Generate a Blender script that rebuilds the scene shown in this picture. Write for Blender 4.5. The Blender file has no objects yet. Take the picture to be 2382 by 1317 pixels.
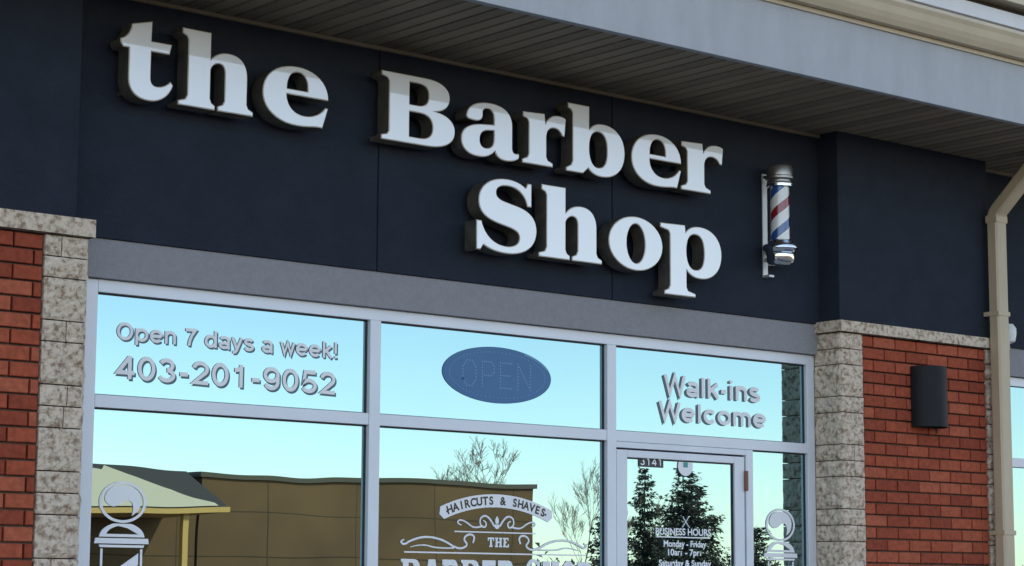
import bpy, bmesh, math, random
from mathutils import Vector, Matrix, noise
random.seed(7)
S=bpy.context.scene
col=bpy.context.collection
S.view_settings.view_transform='Standard'; S.view_settings.look='None'; S.view_settings.exposure=0

# ------------------------------------------------------------------ helpers
def link(ob,parent=None):
    col.objects.link(ob)
    if parent: ob.parent=parent
    return ob
def empty(name,loc=(0,0,0)):
    e=bpy.data.objects.new(name,None); e.empty_display_size=.2; e.location=loc; col.objects.link(e); return e
def mesh_obj(name,verts,faces,mat=None,parent=None,smooth=False):
    me=bpy.data.meshes.new(name); me.from_pydata(verts,[],faces); me.update()
    if mat: me.materials.append(mat)
    if smooth:
        for p in me.polygons: p.use_smooth=True
    return link(bpy.data.objects.new(name,me),parent)
def box(name,x0,x1,y0,y1,z0,z1,mat,parent=None,bev=0.0):
    bm=bmesh.new(); bmesh.ops.create_cube(bm,size=1)
    for v in bm.verts:
        v.co=Vector(((x0+x1)/2+v.co.x*(x1-x0),(y0+y1)/2+v.co.y*(y1-y0),(z0+z1)/2+v.co.z*(z1-z0)))
    if bev>0: bmesh.ops.bevel(bm,geom=bm.edges[:],offset=bev,segments=2,affect='EDGES',profile=.5)
    me=bpy.data.meshes.new(name); bm.to_mesh(me); bm.free(); me.materials.append(mat)
    return link(bpy.data.objects.new(name,me),parent)
def lathe(name,prof,cx,cy,mat,parent,seg=40,a0=0,a1=2*math.pi,smooth=True):
    vs=[];fs=[];n=len(prof);full=abs(a1-a0-2*math.pi)<1e-6
    cnt=seg if full else seg+1
    for i in range(cnt):
        a=a0+(a1-a0)*i/seg
        for r,z in prof: vs.append((cx+r*math.cos(a),cy+r*math.sin(a),z))
    for i in range(seg):
        j=(i+1)%cnt
        for k in range(n-1): fs.append((i*n+k,j*n+k,j*n+k+1,i*n+k+1))
    o=mesh_obj(name,vs,fs,mat,parent,False)
    if smooth:
        for p in o.data.polygons: p.use_smooth=True
        try:
            o.data.set_sharp_from_angle(angle=math.radians(35))
        except Exception: pass
    return o

# ------------------------------------------------------------------ materials
def newmat(name):
    m=bpy.data.materials.new(name); m.use_nodes=True
    nt=m.node_tree; b=nt.nodes['Principled BSDF']; return m,nt,b
def N(nt,t,**kw):
    n=nt.nodes.new(t)
    for k,v in kw.items(): setattr(n,k,v)
    return n
def simple(name,c,rough=.6,metal=0,bump=0,bscale=60,var=0,vscale=3,spec=.5,coat=0,streak=0):
    m,nt,b=newmat(name)
    b.inputs['Base Color'].default_value=(*c,1); b.inputs['Roughness'].default_value=rough
    b.inputs['Metallic'].default_value=metal; b.inputs['Specular IOR Level'].default_value=spec
    b.inputs['Coat Weight'].default_value=coat
    tc=N(nt,'ShaderNodeTexCoord')
    if bump:
        n=N(nt,'ShaderNodeTexNoise'); n.inputs['Scale'].default_value=bscale; n.inputs['Detail'].default_value=5
        nt.links.new(tc.outputs['Object'],n.inputs['Vector'])
        bp=N(nt,'ShaderNodeBump'); bp.inputs['Strength'].default_value=bump; bp.inputs['Distance'].default_value=.01
        nt.links.new(n.outputs['Fac'],bp.inputs['Height']); nt.links.new(bp.outputs[0],b.inputs['Normal'])
    if var:
        n=N(nt,'ShaderNodeTexNoise'); n.inputs['Scale'].default_value=vscale; n.inputs['Detail'].default_value=6; n.inputs['Roughness'].default_value=.65
        if streak:
            mp=N(nt,'ShaderNodeMapping'); mp.inputs['Scale'].default_value=(1,1,streak); nt.links.new(tc.outputs['Object'],mp.inputs[0]); nt.links.new(mp.outputs[0],n.inputs['Vector'])
        else: nt.links.new(tc.outputs['Object'],n.inputs['Vector'])
        r=N(nt,'ShaderNodeMapRange'); r.inputs['From Min'].default_value=.3;r.inputs['From Max'].default_value=.7
        r.inputs['To Min'].default_value=1-var; r.inputs['To Max'].default_value=1+var
        nt.links.new(n.outputs['Fac'],r.inputs['Value'])
        mx=N(nt,'ShaderNodeVectorMath',operation='SCALE'); mx.inputs[0].default_value=c
        nt.links.new(r.outputs[0],mx.inputs['Scale']); nt.links.new(mx.outputs[0],b.inputs['Base Color'])
    return m
M_navy=simple('navy_stucco',(.021,.027,.040),.88,bump=.8,bscale=75,var=.14,vscale=5,spec=.2)
M_grey=simple('grey_stucco',(.265,.26,.27),.85,bump=.5,bscale=110,var=.08,vscale=40,spec=.25)
M_fascia=simple('grey_fascia_paint',(.40,.41,.425),.75,bump=.35,bscale=160,var=.08,vscale=6,streak=.3)
M_alum=simple('anodised_aluminium',(.68,.70,.74),.45,metal=.15,var=.05,vscale=2)
M_gasket=simple('black_gasket',(.012,.012,.014),.5)
M_soffit=simple('tan_soffit',(.27,.21,.135),.55,var=.12,vscale=1.5)
M_soffitv=simple('tan_soffit_vented',(.20,.155,.10),.6,var=.45,vscale=90)
M_groove=simple('soffit_groove',(.04,.03,.02),.8)
M_gutter=simple('tan_gutter',(.52,.43,.30),.4,var=.08,vscale=4)
M_spout=simple('tan_downspout',(.46,.37,.25),.45,var=.12,vscale=5,streak=.3)
M_chrome=simple('chrome',(.72,.72,.72),.14,metal=1,var=.06,vscale=15)
M_steel=simple('brushed_bracket_steel',(.55,.55,.56),.4,metal=.5)
M_dchrome=simple('dark_chrome',(.26,.25,.24),.3,metal=.8,var=.25,vscale=20)
M_black=simple('black_lamp_metal',(.010,.011,.014),.6,spec=.25,var=.2,vscale=10)
M_vinyl=simple('white_vinyl',(.80,.80,.80),.5)
M_ghost=simple('letter_ghost_reflection',(.12,.17,.19),.6,spec=.2)  # flat grey that paints the double-glazing reflection of the window letters
M_dvinyl=simple('dark_vinyl_text',(.05,.035,.02),.6)
M_blue=simple('blue_led_board',(.055,.155,.31),.4,var=.06,vscale=5,spec=.3)
M_mortar=simple('mortar',(.14,.095,.08),.95,bump=.5,bscale=80,var=.2,vscale=20)
M_trim=simple('letter_trim_cap',(.36,.31,.25),.4,var=.2,vscale=12)
M_can=simple('letter_return',(.070,.064,.052),.55,var=.4,vscale=14)
M_red=simple('hinge_bronze',(.22,.07,.04),.5)
M_int=simple('interior_wall',(.05,.05,.05),.9)

def face_mat():
    m,nt,b=newmat('white_acrylic')
    b.inputs['Base Color'].default_value=(.78,.785,.79,1); b.inputs['Roughness'].default_value=.3
    b.inputs['Coat Weight'].default_value=1; b.inputs['Coat Roughness'].default_value=.02; b.inputs['Coat IOR'].default_value=2.1
    return m
M_face=face_mat()

def glass_mat():
    m=bpy.data.materials.new('reflective_window_glass'); m.use_nodes=True; nt=m.node_tree; nt.nodes.clear()
    out=N(nt,'ShaderNodeOutputMaterial'); mix=N(nt,'ShaderNodeMixShader'); g=N(nt,'ShaderNodeBsdfGlossy'); d=N(nt,'ShaderNodeBsdfDiffuse')
    g.inputs['Color'].default_value=(.275,.445,.50,1); g.inputs['Roughness'].default_value=.0
    d.inputs['Color'].default_value=(.012,.02,.022,1)
    mix.inputs[0].default_value=.88
    tc=N(nt,'ShaderNodeTexCoord'); n=N(nt,'ShaderNodeTexNoise'); n.inputs['Scale'].default_value=1.3; n.inputs['Detail'].default_value=1
    bp=N(nt,'ShaderNodeBump'); bp.inputs['Strength'].default_value=.07; bp.inputs['Distance'].default_value=.02
    nt.links.new(tc.outputs['Object'],n.inputs['Vector']); nt.links.new(n.outputs['Fac'],bp.inputs['Height'])
    nt.links.new(bp.outputs[0],g.inputs['Normal'])
    nt.links.new(d.outputs[0],mix.inputs[1]); nt.links.new(g.outputs[0],mix.inputs[2]); nt.links.new(mix.outputs[0],out.inputs[0])
    return m
M_glass=glass_mat()

def brick_mat():
    m,nt,b=newmat('red_brick'); b.inputs['Roughness'].default_value=.9; b.inputs['Specular IOR Level'].default_value=.2
    at=N(nt,'ShaderNodeAttribute'); at.attribute_name='tone'
    tc=N(nt,'ShaderNodeTexCoord'); n=N(nt,'ShaderNodeTexNoise'); n.inputs['Scale'].default_value=35; n.inputs['Detail'].default_value=6
    nt.links.new(tc.outputs['Object'],n.inputs['Vector'])
    r=N(nt,'ShaderNodeValToRGB'); r.color_ramp.elements[0].color=(.24,.050,.026,1); r.color_ramp.elements[1].color=(.40,.108,.056,1)
    e=r.color_ramp.elements.new(.5); e.color=(.34,.074,.036,1)
    nt.links.new(at.outputs['Fac'],r.inputs[0])
    mr=N(nt,'ShaderNodeMapRange'); mr.inputs['From Min'].default_value=.3; mr.inputs['From Max'].default_value=.7; mr.inputs['To Min'].default_value=.78; mr.inputs['To Max'].default_value=1.18
    nt.links.new(n.outputs['Fac'],mr.inputs[0])
    mx=N(nt,'ShaderNodeVectorMath',operation='SCALE'); nt.links.new(r.outputs[0],mx.inputs[0]); nt.links.new(mr.outputs[0],mx.inputs['Scale'])
    nt.links.new(mx.outputs[0],b.inputs['Base Color'])
    bp=N(nt,'ShaderNodeBump'); bp.inputs['Strength'].default_value=.5; bp.inputs['Distance'].default_value=.006
    nt.links.new(n.outputs['Fac'],bp.inputs['Height']); nt.links.new(bp.outputs[0],b.inputs['Normal'])
    return m
M_brick=brick_mat()
def stone_mat():
    m,nt,b=newmat('split_face_stone'); b.inputs['Roughness'].default_value=.9; b.inputs['Specular IOR Level'].default_value=.25
    tc=N(nt,'ShaderNodeTexCoord'); n=N(nt,'ShaderNodeTexNoise'); n.inputs['Scale'].default_value=34; n.inputs['Detail'].default_value=4; n.inputs['Roughness'].default_value=.6
    n2=N(nt,'ShaderNodeTexNoise'); n2.inputs['Scale'].default_value=150; n2.inputs['Detail'].default_value=3
    nt.links.new(tc.outputs['Object'],n.inputs['Vector']); nt.links.new(tc.outputs['Object'],n2.inputs['Vector'])
    r=N(nt,'ShaderNodeValToRGB'); r.color_ramp.elements[0].position=.36; r.color_ramp.elements[0].color=(.28,.20,.14,1)
    r.color_ramp.elements[1].position=.50; r.color_ramp.elements[1].color=(.58,.475,.365,1)
    e=r.color_ramp.elements.new(.75); e.color=(.70,.60,.48,1)
    nt.links.new(n.outputs['Fac'],r.inputs[0]); nt.links.new(r.outputs[0],b.inputs['Base Color'])
    bp=N(nt,'ShaderNodeBump'); bp.inputs['Strength'].default_value=.6; bp.inputs['Distance'].default_value=.006
    nt.links.new(n2.outputs['Fac'],bp.inputs['Height']); nt.links.new(bp.outputs[0],b.inputs['Normal'])
    return m
M_stone=stone_mat()

# ------------------------------------------------------------------ glyph paths
def parse(path,steps=10):
    loops=[];cur=None
    for c in path:
        if c[0]=='M': cur=[(c[1],c[2])]; loops.append(cur)
        elif c[0]=='L':
            for i in range(1,len(c),2): cur.append((c[i],c[i+1]))
        elif c[0]=='C':
            p0=cur[-1]; p1=(c[1],c[2]);p2=(c[3],c[4]);p3=(c[5],c[6])
            for k in range(1,steps+1):
                t=k/steps;u=1-t
                cur.append(tuple(u**3*p0[i]+3*u*u*t*p1[i]+3*u*t*t*p2[i]+t**3*p3[i] for i in (0,1)))
    for l in loops:
        if abs(l[0][0]-l[-1][0])<1e-6 and abs(l[0][1]-l[-1][1])<1e-6: l.pop()
    return loops
def ell(cx,cy,a,b):
    k=.5523
    return [('M',cx+a,cy),('C',cx+a,cy+b*k,cx+a*k,cy+b,cx,cy+b),('C',cx-a*k,cy+b,cx-a,cy+b*k,cx-a,cy),
            ('C',cx-a,cy-b*k,cx-a*k,cy-b,cx,cy-b),('C',cx+a*k,cy-b,cx+a,cy-b*k,cx+a,cy)]
G={}
G['h']=(440,[('M',0,0),('L',0,22,40,34,52,56,52,335,44,352,18,364,18,392,185,392,185,258),('C',215,290,250,302,292,302),('C',362,302,402,262,402,190),
  ('L',402,56,411,36,440,22,440,0,228,0,228,22,258,36,268,56,268,190),('C',268,225,255,240,232,240),('C',212,240,192,225,185,203),('L',185,56,193,36,214,22,214,0)])
G['t']=(300,[('M',62,362),('L',176,392,173,292,288,292,276,240,173,240,173,112),('C',173,82,186,70,208,70),('C',235,70,262,82,284,106),('L',300,88),('C',282,32,232,-8,165,-8),
  ('C',90,-8,48,30,48,95),('L',48,240,14,240,0,262,0,280),('C',35,290,55,320,62,362)])
G['e']=(410,[('M',408,150),('C',408,245,322,302,212,302),('C',90,302,0,240,0,145),('C',0,55,85,-8,215,-8),('C',280,-8,335,6,372,0),('L',407,110,388,112),
  ('C',360,72,312,50,262,50),('C',195,50,150,88,148,150)]+[('M',150,180),('L',275,180),('C',280,235,257,272,215,272),('C',172,272,150,235,150,180)])
G['B']=(506,[('M',0,0),('L',0,25,38,34,50,50,50,322,38,338,0,347,0,372,300,372),('C',410,372,468,337,468,284),('C',468,236,430,207,375,198),
  ('C',455,190,506,156,506,104),('C',506,35,430,0,310,0),
  ('M',190,335),('L',245,335),('C',297,335,320,318,320,277),('C',320,232,292,214,245,214),('L',190,214),
  ('M',190,174),('L',255,174),('C',318,174,348,152,348,105),('C',348,58,318,38,260,38),('L',190,38)])
G['a']=(413,[('M',35,212),('C',40,268,110,302,205,302),('C',310,302,364,262,364,190),('L',364,75),('C',364,50,374,40,392,42),('L',413,44,413,20),('C',395,2,360,-8,320,-8),
  ('C',275,-8,248,8,238,35),('C',210,5,170,-8,120,-8),('C',45,-8,0,25,0,78),('C',0,140,60,170,160,178),('L',230,184,230,215),('C',230,248,214,268,187,268),
  ('C',162,268,150,256,152,238),('C',155,208,138,190,100,190),('C',65,190,36,192,35,212),
  ('M',230,150),('L',190,146),('C',152,142,132,122,132,90),('C',132,62,147,46,174,46),('C',207,46,230,65,230,100)])
G['r']=(330,[('M',0,0),('L',0,22,36,36,48,56,48,236,38,254,5,264,5,292,168,300,174,248),('C',195,285,235,302,275,302),('C',300,302,318,298,330,290),('L',320,188,300,190),
  ('C',285,216,266,226,240,226),('C',205,226,182,205,182,165),('L',182,56,192,36,230,22,230,0)])
G['b']=(473,[('M',8,-4),('L',8,16,46,36,58,60,58,335,50,352,22,364,22,392,190,392,190,260),('C',215,290,255,302,300,302),('C',405,302,473,240,473,150),
  ('C',473,55,400,-8,290,-8),('C',240,-8,205,5,180,30),('L',140,-4),
  ('M',190,150),('C',190,215,215,252,258,252),('C',307,252,330,215,330,150),('C',330,80,307,43,258,43),('C',215,43,190,85,190,150)])
G['S']=(440,[('M',402,388),('L',374,388,357,362),('C',320,385,275,395,225,395),('C',105,395,22,340,22,262),('C',22,195,75,165,160,148),('L',245,132),('C',290,123,314,110,314,85),
  ('C',314,50,275,30,220,30),('C',130,30,65,80,45,152),('L',8,152,8,-5,38,-5,58,22),('C',105,0,160,-10,225,-10),('C',360,-10,440,48,440,132),('C',440,205,385,240,300,255),
  ('L',215,270),('C',170,278,148,290,148,314),('C',148,342,180,357,228,357),('C',305,357,355,320,370,260),('L',402,260)])
G['o']=(430,ell(215,147,215,155)+ell(215,147,72,113))
G['p']=(508,[('M',32,-121),('L',32,-100,66,-86,78,-66,78,236,66,254,0,268,0,294,204,300,208,260),('C',235,290,275,302,325,302),('C',435,302,508,240,508,150),
  ('C',508,55,435,-8,330,-8),('C',280,-8,243,5,215,32),('L',215,-66,226,-86,288,-100,288,-121),
  ('M',215,147),('C',215,215,240,252,286,252),('C',338,252,360,215,360,147),('C',360,80,338,42,286,42),('C',240,42,215,85,215,147)])
G['R']=(430,[('M',0,0),('L',0,60,40,60,40,312,0,312,0,372,270,372),('C',360,372,400,330,400,265),('C',400,215,370,180,320,165),('L',385,60,430,60,430,0,305,0,220,150,160,150,160,60,200,60,200,0),
  ('M',160,312),('L',230,312),('C',265,312,282,295,282,262),('C',282,228,265,210,230,210),('L',160,210)])
G['E']=(370,[('M',0,0),('L',0,60,40,60,40,312,0,312,0,372,350,372,350,255,290,255,290,312,160,312,160,218,240,218,240,158,160,158,160,60,300,60,300,125,370,125,370,0)])
G['A']=(440,[('M',0,0),('L',0,60,30,60,135,372,305,372,410,60,440,60,440,0,260,0,260,60,290,60,276,110,164,110,150,60,180,60,180,0),('M',182,170),('L',258,170,220,310)])
G['H']=(450,[('M',0,0),('L',0,60,40,60,40,312,0,312,0,372,200,372,200,312,160,312,160,220,290,220,290,312,250,312,250,372,450,372,450,312,410,312,410,60,450,60,450,0,250,0,250,60,290,60,290,160,160,160,160,60,200,60,200,0)])
G['O']=(420,ell(210,186,210,196)+ell(210,186,85,125))
G['P']=(410,[('M',0,0),('L',0,60,40,60,40,312,0,312,0,372,260,372),('C',365,372,410,325,410,250),('C',410,175,365,130,260,130),('L',160,130,160,60,205,60,205,0),
  ('M',160,312),('L',225,312),('C',265,312,290,290,290,250),('C',290,212,265,192,225,192),('L',160,192)])
G['T']=(400,[('M',100,0),('L',100,60,140,60,140,312,60,312,60,240,0,240,0,372,400,372,400,240,340,240,340,312,260,312,260,60,300,60,300,0)])

def curve_mesh(name,loops,extrude,offset=0):
    c=bpy.data.curves.new(name,'CURVE'); c.dimensions='2D'; c.fill_mode='BOTH'; c.extrude=extrude; c.offset=offset
    for l in loops:
        s=c.splines.new('POLY'); s.points.add(len(l)-1)
        for p,(x,y) in zip(s.points,l): p.co=(x,y,0,1)
        s.use_cyclic_u=True
    ob=bpy.data.objects.new(name,c); col.objects.link(ob)
    dg=bpy.context.evaluated_depsgraph_get()
    me=bpy.data.meshes.new_from_object(ob.evaluated_get(dg)); me.name=name
    bpy.data.objects.remove(ob); bpy.data.curves.remove(c)
    return me
def glyph_loops(ch,w,sy):
    gw,path=G[ch]; sx=w/gw
    return [[(x*sx,y*sy) for x,y in l] for l in parse(path)]
R90=(math.pi/2,0,0)
def flat(name,loops,x,y,z,mat,parent,ext=.0006,offset=0):
    me=curve_mesh(name,loops,ext,offset); me.materials.append(mat)
    o=bpy.data.objects.new(name,me); o.rotation_euler=R90; o.location=(x,y,z); link(o,parent); return o

# ------------------------------------------------------------------ channel letter sign
sign=empty('channel_letter_sign')
FACE=-0.200; DEPTH=.098
def chan(ch,x0,x1,base,sy=.001,name=None):
    w=x1-x0; loops=glyph_loops(ch,w,sy); nm='letter_'+(name or ch)
    me=curve_mesh(nm+'_can',loops,DEPTH/2,0)
    me.materials.append(M_can); me.materials.append(M_trim)
    for p in me.polygons: p.material_index=1 if p.normal.z>.9 else 0
    o=bpy.data.objects.new(nm+'_can',me); o.rotation_euler=R90; o.location=(x0,FACE+DEPTH/2,base); link(o,sign)
    me=curve_mesh(nm+'_face',loops,.003,-.0050); me.materials.append(M_face)
    o=bpy.data.objects.new(nm+'_face',me); o.rotation_euler=R90; o.location=(x0,FACE-.001,base); link(o,sign)
    for k in (.28,.72):
        box(nm+'_standoff',x0+w*k-.008,x0+w*k+.008,FACE+DEPTH-.002,-.048,base+.03,base+.046,M_can,sign)
b1=3.877; b2=3.362
chan('t',0.0,.300,b1); chan('h',.329,.768,b1); chan('e',.822,1.232,b1)
chan('B',1.570,2.068,b1); chan('a',2.110,2.523,b1); chan('r',2.545,2.869,b1)
chan('b',2.862,3.323,b1); chan('e',3.374,3.781,b1,name='e2'); chan('r',3.775,4.132,b1,name='r2')
chan('S',2.213,2.653,b2,.00103); chan('h',2.668,3.144,b2,.00105,name='h2'); chan('o',3.194,3.623,b2,.00102); chan('p',3.603,4.111,b2,.00101)

# ------------------------------------------------------------------ building
bld=empty('barber_shop_building')
ZS=4.418; B=1.7
XL=-6.0; XR=14.0
for i,(a,b) in enumerate([(-.3,1.662),(1.672,3.357),(3.367,5.137)]):
    box('navy_panel_%d'%i,a,b,-.05,.2,3.197,ZS+.05,M_navy,bld,.003)
box('navy_joint_back',-.3,5.137,-.040,.19,3.21,ZS+.04,M_navy,bld)
box('grey_band',-.12,5.136,-.035,.2,3.004,3.196,M_grey,bld,.003)
box('navy_pilaster_left',-1.70,-.215,-.22,.2,3.243,ZS+.05,M_navy,bld,.006)
box('navy_pilaster_right',5.138,6.64,-.22,.2,3.210,ZS+.05,M_navy,bld,.006)
box('neighbour_navy_panel',6.641,12,-.05,.2,3.197,ZS+.05,M_navy,bld)
box('neighbour_grey_band',6.80,12,-.035,.2,3.004,3.196,M_grey,bld)
box('neighbour_left_panel',XL,-1.701,-.05,.2,0,ZS+.05,M_navy,bld)
sw=.102; x=XL; k=0; vs=[];fs=[];mi=[]
while x<XR:
    g=.015
    prof=[(x,ZS+.016),(x+g*.4,ZS),(x+sw-g,ZS),(x+sw-g*.5,ZS+.022),(x+sw,ZS+.022)]
    for (px,pz) in prof: vs+= [(px,.1,pz),(px,-1.10,pz)]
    n=k*10
    for j in range(4): fs.append((n+2*j,n+2*j+1,n+2*j+3,n+2*j+2)); mi.append(1 if k%3==0 else 0)
    x+=sw;k+=1
so_=mesh_obj('soffit_boards',vs,fs,M_soffit,bld); so_.data.materials.append(M_soffitv)
for p,m_ in zip(so_.data.polygons,mi): p.material_index=m_
box('soffit_backing',XL,XR,-1.10,.3,ZS+.025,ZS+.06,M_groove,bld)
box('soffit_wall_trim',XL,XR,-.075,-.052,ZS-.022,ZS-.002,M_soffit,bld)
box('fascia_board',XL,XR,-1.15,-1.105,ZS-.012,4.80,M_fascia,bld,.003)
box('fascia_drip_trim',XL,XR,-1.165,-1.152,4.775,4.80,M_gutter,bld,.002)
gp=[(-1.15,4.802),(-1.215,4.802),(-1.235,4.83),(-1.25,4.86),(-1.262,4.90),(-1.275,4.925),(-1.275,4.945),(-1.262,4.945),(-1.262,4.93),(-1.24,4.90),(-1.21,4.82),(-1.15,4.82)]
vs=[];n=len(gp)
for xx in (XL,XR): vs+=[(xx,y,z) for y,z in gp]
mesh_obj('eave_gutter',vs,[(i,(i+1)%n,n+(i+1)%n,n+i) for i in range(n)],M_gutter,bld)
for gxp in (2.1,8.2): box('gutter_joint',gxp,gxp+.04,-1.277,-1.26,4.87,4.947,M_gutter,bld,.002)
M_roof=simple('brown_shingles',(.10,.085,.07),.9,bump=.6,bscale=40,var=.3,vscale=15)
M_siding=simple('beige_siding',(.50,.46,.39),.7,var=.08,vscale=3)
M_wtrim=simple('white_trim_board',(.66,.66,.66),.6,var=.06,vscale=3)
mesh_obj('main_roof',[(XL,-1.14,4.90),(XR,-1.14,4.90),(XR,4,5.3),(XL,4,5.3)],[(0,1,2,3)],M_roof,bld)
box('upper_wall',2.0,XR,-.28,4,4.95,5.40,M_siding,bld)
box('upper_trim',2.0,XR,-.34,3.9,5.36,5.46,M_wtrim,bld,.004)
box('upper_trim_dark_gap',2.0,XR,-.30,3.9,5.461,5.50,M_groove,bld)
box('upper_fascia',2.0,XR,-.42,3.9,5.501,5.75,M_gutter,bld,.004)
box('building_core',XL,XR,.9,12,0,4.9,M_int,bld)
box('interior_ceiling',-.2,12,.2,.9,3.2,4.4,M_int,bld)
box('pier_core_left',-1.70,-.16,-.19,.9,0,3.15,M_mortar,bld)
box('pier_core_right',5.155,6.74,-.19,.9,0,3.13,M_mortar,bld)

fr=.035
def frame(n,x0,x1,z0,z1,y0=0.0,y1=.09,m=None): return box(n,x0,x1,y0,y1,z0,z1,m or M_alum,bld,.0025)
zH0,zH1=2.940,3.002; zT0,zT1=2.381,2.443
frame('frame_jamb_left',-.035,.035,0,zH1-.001)
frame('frame_mullion_1',B-fr,B+fr,0.02,zH0,-.004)
frame('frame_mullion_2',2*B-fr,2*B+fr,0.02,zH0,-.004)
frame('frame_jamb_right',3*B-fr,3*B+fr,0,zH1-.001)
frame('frame_head',.036,3*B-fr-.001,zH0,zH1)
frame('frame_transom_a',.036,B-fr-.001,zT0,zT1); frame('frame_transom_b',B+fr+.001,2*B-fr-.001,zT0,zT1); frame('frame_transom_c',2*B+fr+.001,3*B-fr-.001,zT0,zT1)
frame('frame_sill_a',.036,B-fr-.001,.02,.14); frame('frame_sill_b',B+fr+.001,2*B-fr-.001,.02,.14); frame('frame_sill_c',4.58,3*B-fr-.001,.02,.14)
frame('door_post',4.512,4.572,.02,zT0-.001)
frame('door_head',3.437,4.511,2.345,zT0-.001)
def dbox(n,x0,x1,z0,z1,y0=.006,y1=.05,m=None): return box(n,x0,x1,y0,y1,z0,z1,m or M_alum,bld,.003)
dbox('door_leaf_stile_l',3.446,3.530,.03,2.335); dbox('door_leaf_stile_r',4.418,4.502,.03,2.335)
dbox('door_leaf_top_rail',3.531,4.417,2.292,2.335); dbox('door_leaf_bottom_rail',3.531,4.417,.03,.28)
dbox('door_gap',3.437,4.511,.03,2.3445,.03,.04,M_gasket)
lathe('door_hinge_a',[(0,2.13),(.012,2.13),(.012,2.25),(0,2.25)],4.507,-.006,M_red,bld,12)
lathe('door_pull',[(0,.9),(.012,.9),(.012,1.25),(0,1.25)],3.49,-.05,M_chrome,bld,12)
GY=.030
def pane(n,x0,x1,z0,z1,y=GY):
    g=.008
    for a in [(x0,x1,z1-g,z1),(x0,x1,z0,z0+g*.6),(x0,x0+g*.6,z0,z1),(x1-g,x1,z0,z1)]:
        box(n+'_gasket',a[0],a[1],y-.006,y-.0005,a[2],a[3],M_gasket,bld)
    mesh_obj(n+'_glass',[(x0,y,z0),(x1,y,z0),(x1,y,z1),(x0,y,z1)],[(0,1,2,3)],M_glass,bld)
    box(n+'_blackout',x0,x1,y+.02,y+.03,z0,z1,M_int,bld)
pane('pane_a_top',.036,B-fr,zT1,zH0); pane('pane_b_top',B+fr,2*B-fr,zT1,zH0); pane('pane_c_top',2*B+fr,3*B-fr,zT1,zH0)
pane('pane_a',.036,B-fr,.14,zT0); pane('pane_b',B+fr,2*B-fr,.14,zT0); pane('pane_side',4.573,3*B-fr,.14,zT0)
pane('pane_door',3.531,4.417,.28,2.292,.026)
frame('neighbour_jamb',6.96,7.03,0,3.0); frame('neighbour_head',7.031,10,2.94,3.0); frame('neighbour_transom',7.031,10,2.381,2.443); frame('neighbour_mullion',8.7,8.77,0,2.938,-.004)
mesh_obj('neighbour_glass',[(7.03,GY,0),(10,GY,0),(10,GY,2.94),(7.03,GY,2.94)],[(0,1,2,3)],M_glass,bld)
box('neighbour_stone_return',6.76,6.955,-.02,.2,0,3.0,M_stone,bld)

def brickwork(name,x0,x1,ztop,yf):
    vs=[];fs=[];tones=[]
    H=.0752; Lb=.2105; m=.0105; z=ztop; row=0
    while z>0:
        off=(0 if row%2 else Lb/2); xs=x0-off
        while xs<x1:
            a=max(xs,x0)+m/2; b=min(xs+Lb,x1)-m/2
            if b-a>.02:
                t=random.random(); t=.5+(t-.5)*.9
                if random.random()<.12: t=random.random()*.2
                y=yf+random.uniform(-.0018,.0018); c=.0035
                z1=z-m/2; z0=max(z-H+m/2,0)
                jz=random.uniform(-.0008,.0008)
                n=len(vs)
                vs+=[(a,yf+.03,z0),(b,yf+.03,z0),(b,yf+.03,z1),(a,yf+.03,z1),
                     (a,y+c,z0),(b,y+c,z0),(b,y+c,z1),(a,y+c,z1),
                     (a+c,y,z0+c+jz),(b-c,y,z0+c+jz),(b-c,y,z1-c+jz),(a+c,y,z1-c+jz)]
                for i in range(4):
                    j=(i+1)%4; fs.append((n+i,n+j,n+4+j,n+4+i)); fs.append((n+4+i,n+4+j,n+8+j,n+8+i))
                fs.append((n+8,n+9,n+10,n+11)); tones+= [t]*9
            xs+=Lb
        z-=H; row+=1
    o=mesh_obj(name,vs,fs,M_brick,bld)
    at=o.data.attributes.new('tone','FLOAT','FACE')
    for i,t in enumerate(tones): at.data[i].value=t
brickwork('brickwork_left',-1.69,-.378,3.150,-.222)
brickwork('brickwork_right',5.343,6.575,3.132,-.222)

def rough_grid(vs,fs,o,u,v,nrm,amp,seed,step=.011,skirt=.02):
    lu=u.length; lv=v.length; nu=max(3,int(lu/step)); nv=max(3,int(lv/step)); base=len(vs)
    for j in range(-1,nv+2):
        for i in range(-1,nu+2):
            ii=min(max(i,0),nu); jj=min(max(j,0),nv)
            p=o+u*(ii/nu)+v*(jj/nv)
            if i!=ii or j!=jj: p=p-nrm*skirt
            else:
                e=min(ii/nu*lu,(1-ii/nu)*lu,jj/nv*lv,(1-jj/nv)*lv); e=min(1,e/.018)
                q=(o+u*(ii/nu)+v*(jj/nv))+Vector((seed,seed*.7,0))
                h=noise.noise(q*14)*.6+noise.noise(q*38)*.45+noise.noise(q*80)*.2+.45
                p=p+nrm*(amp*h*(.25+.75*e))
            vs.append(tuple(p))
    W_=nu+3
    for j in range(nv+2):
        for i in range(nu+2):
            a=base+j*W_+i; fs.append((a,a+1,a+W_+1,a+W_))
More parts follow.
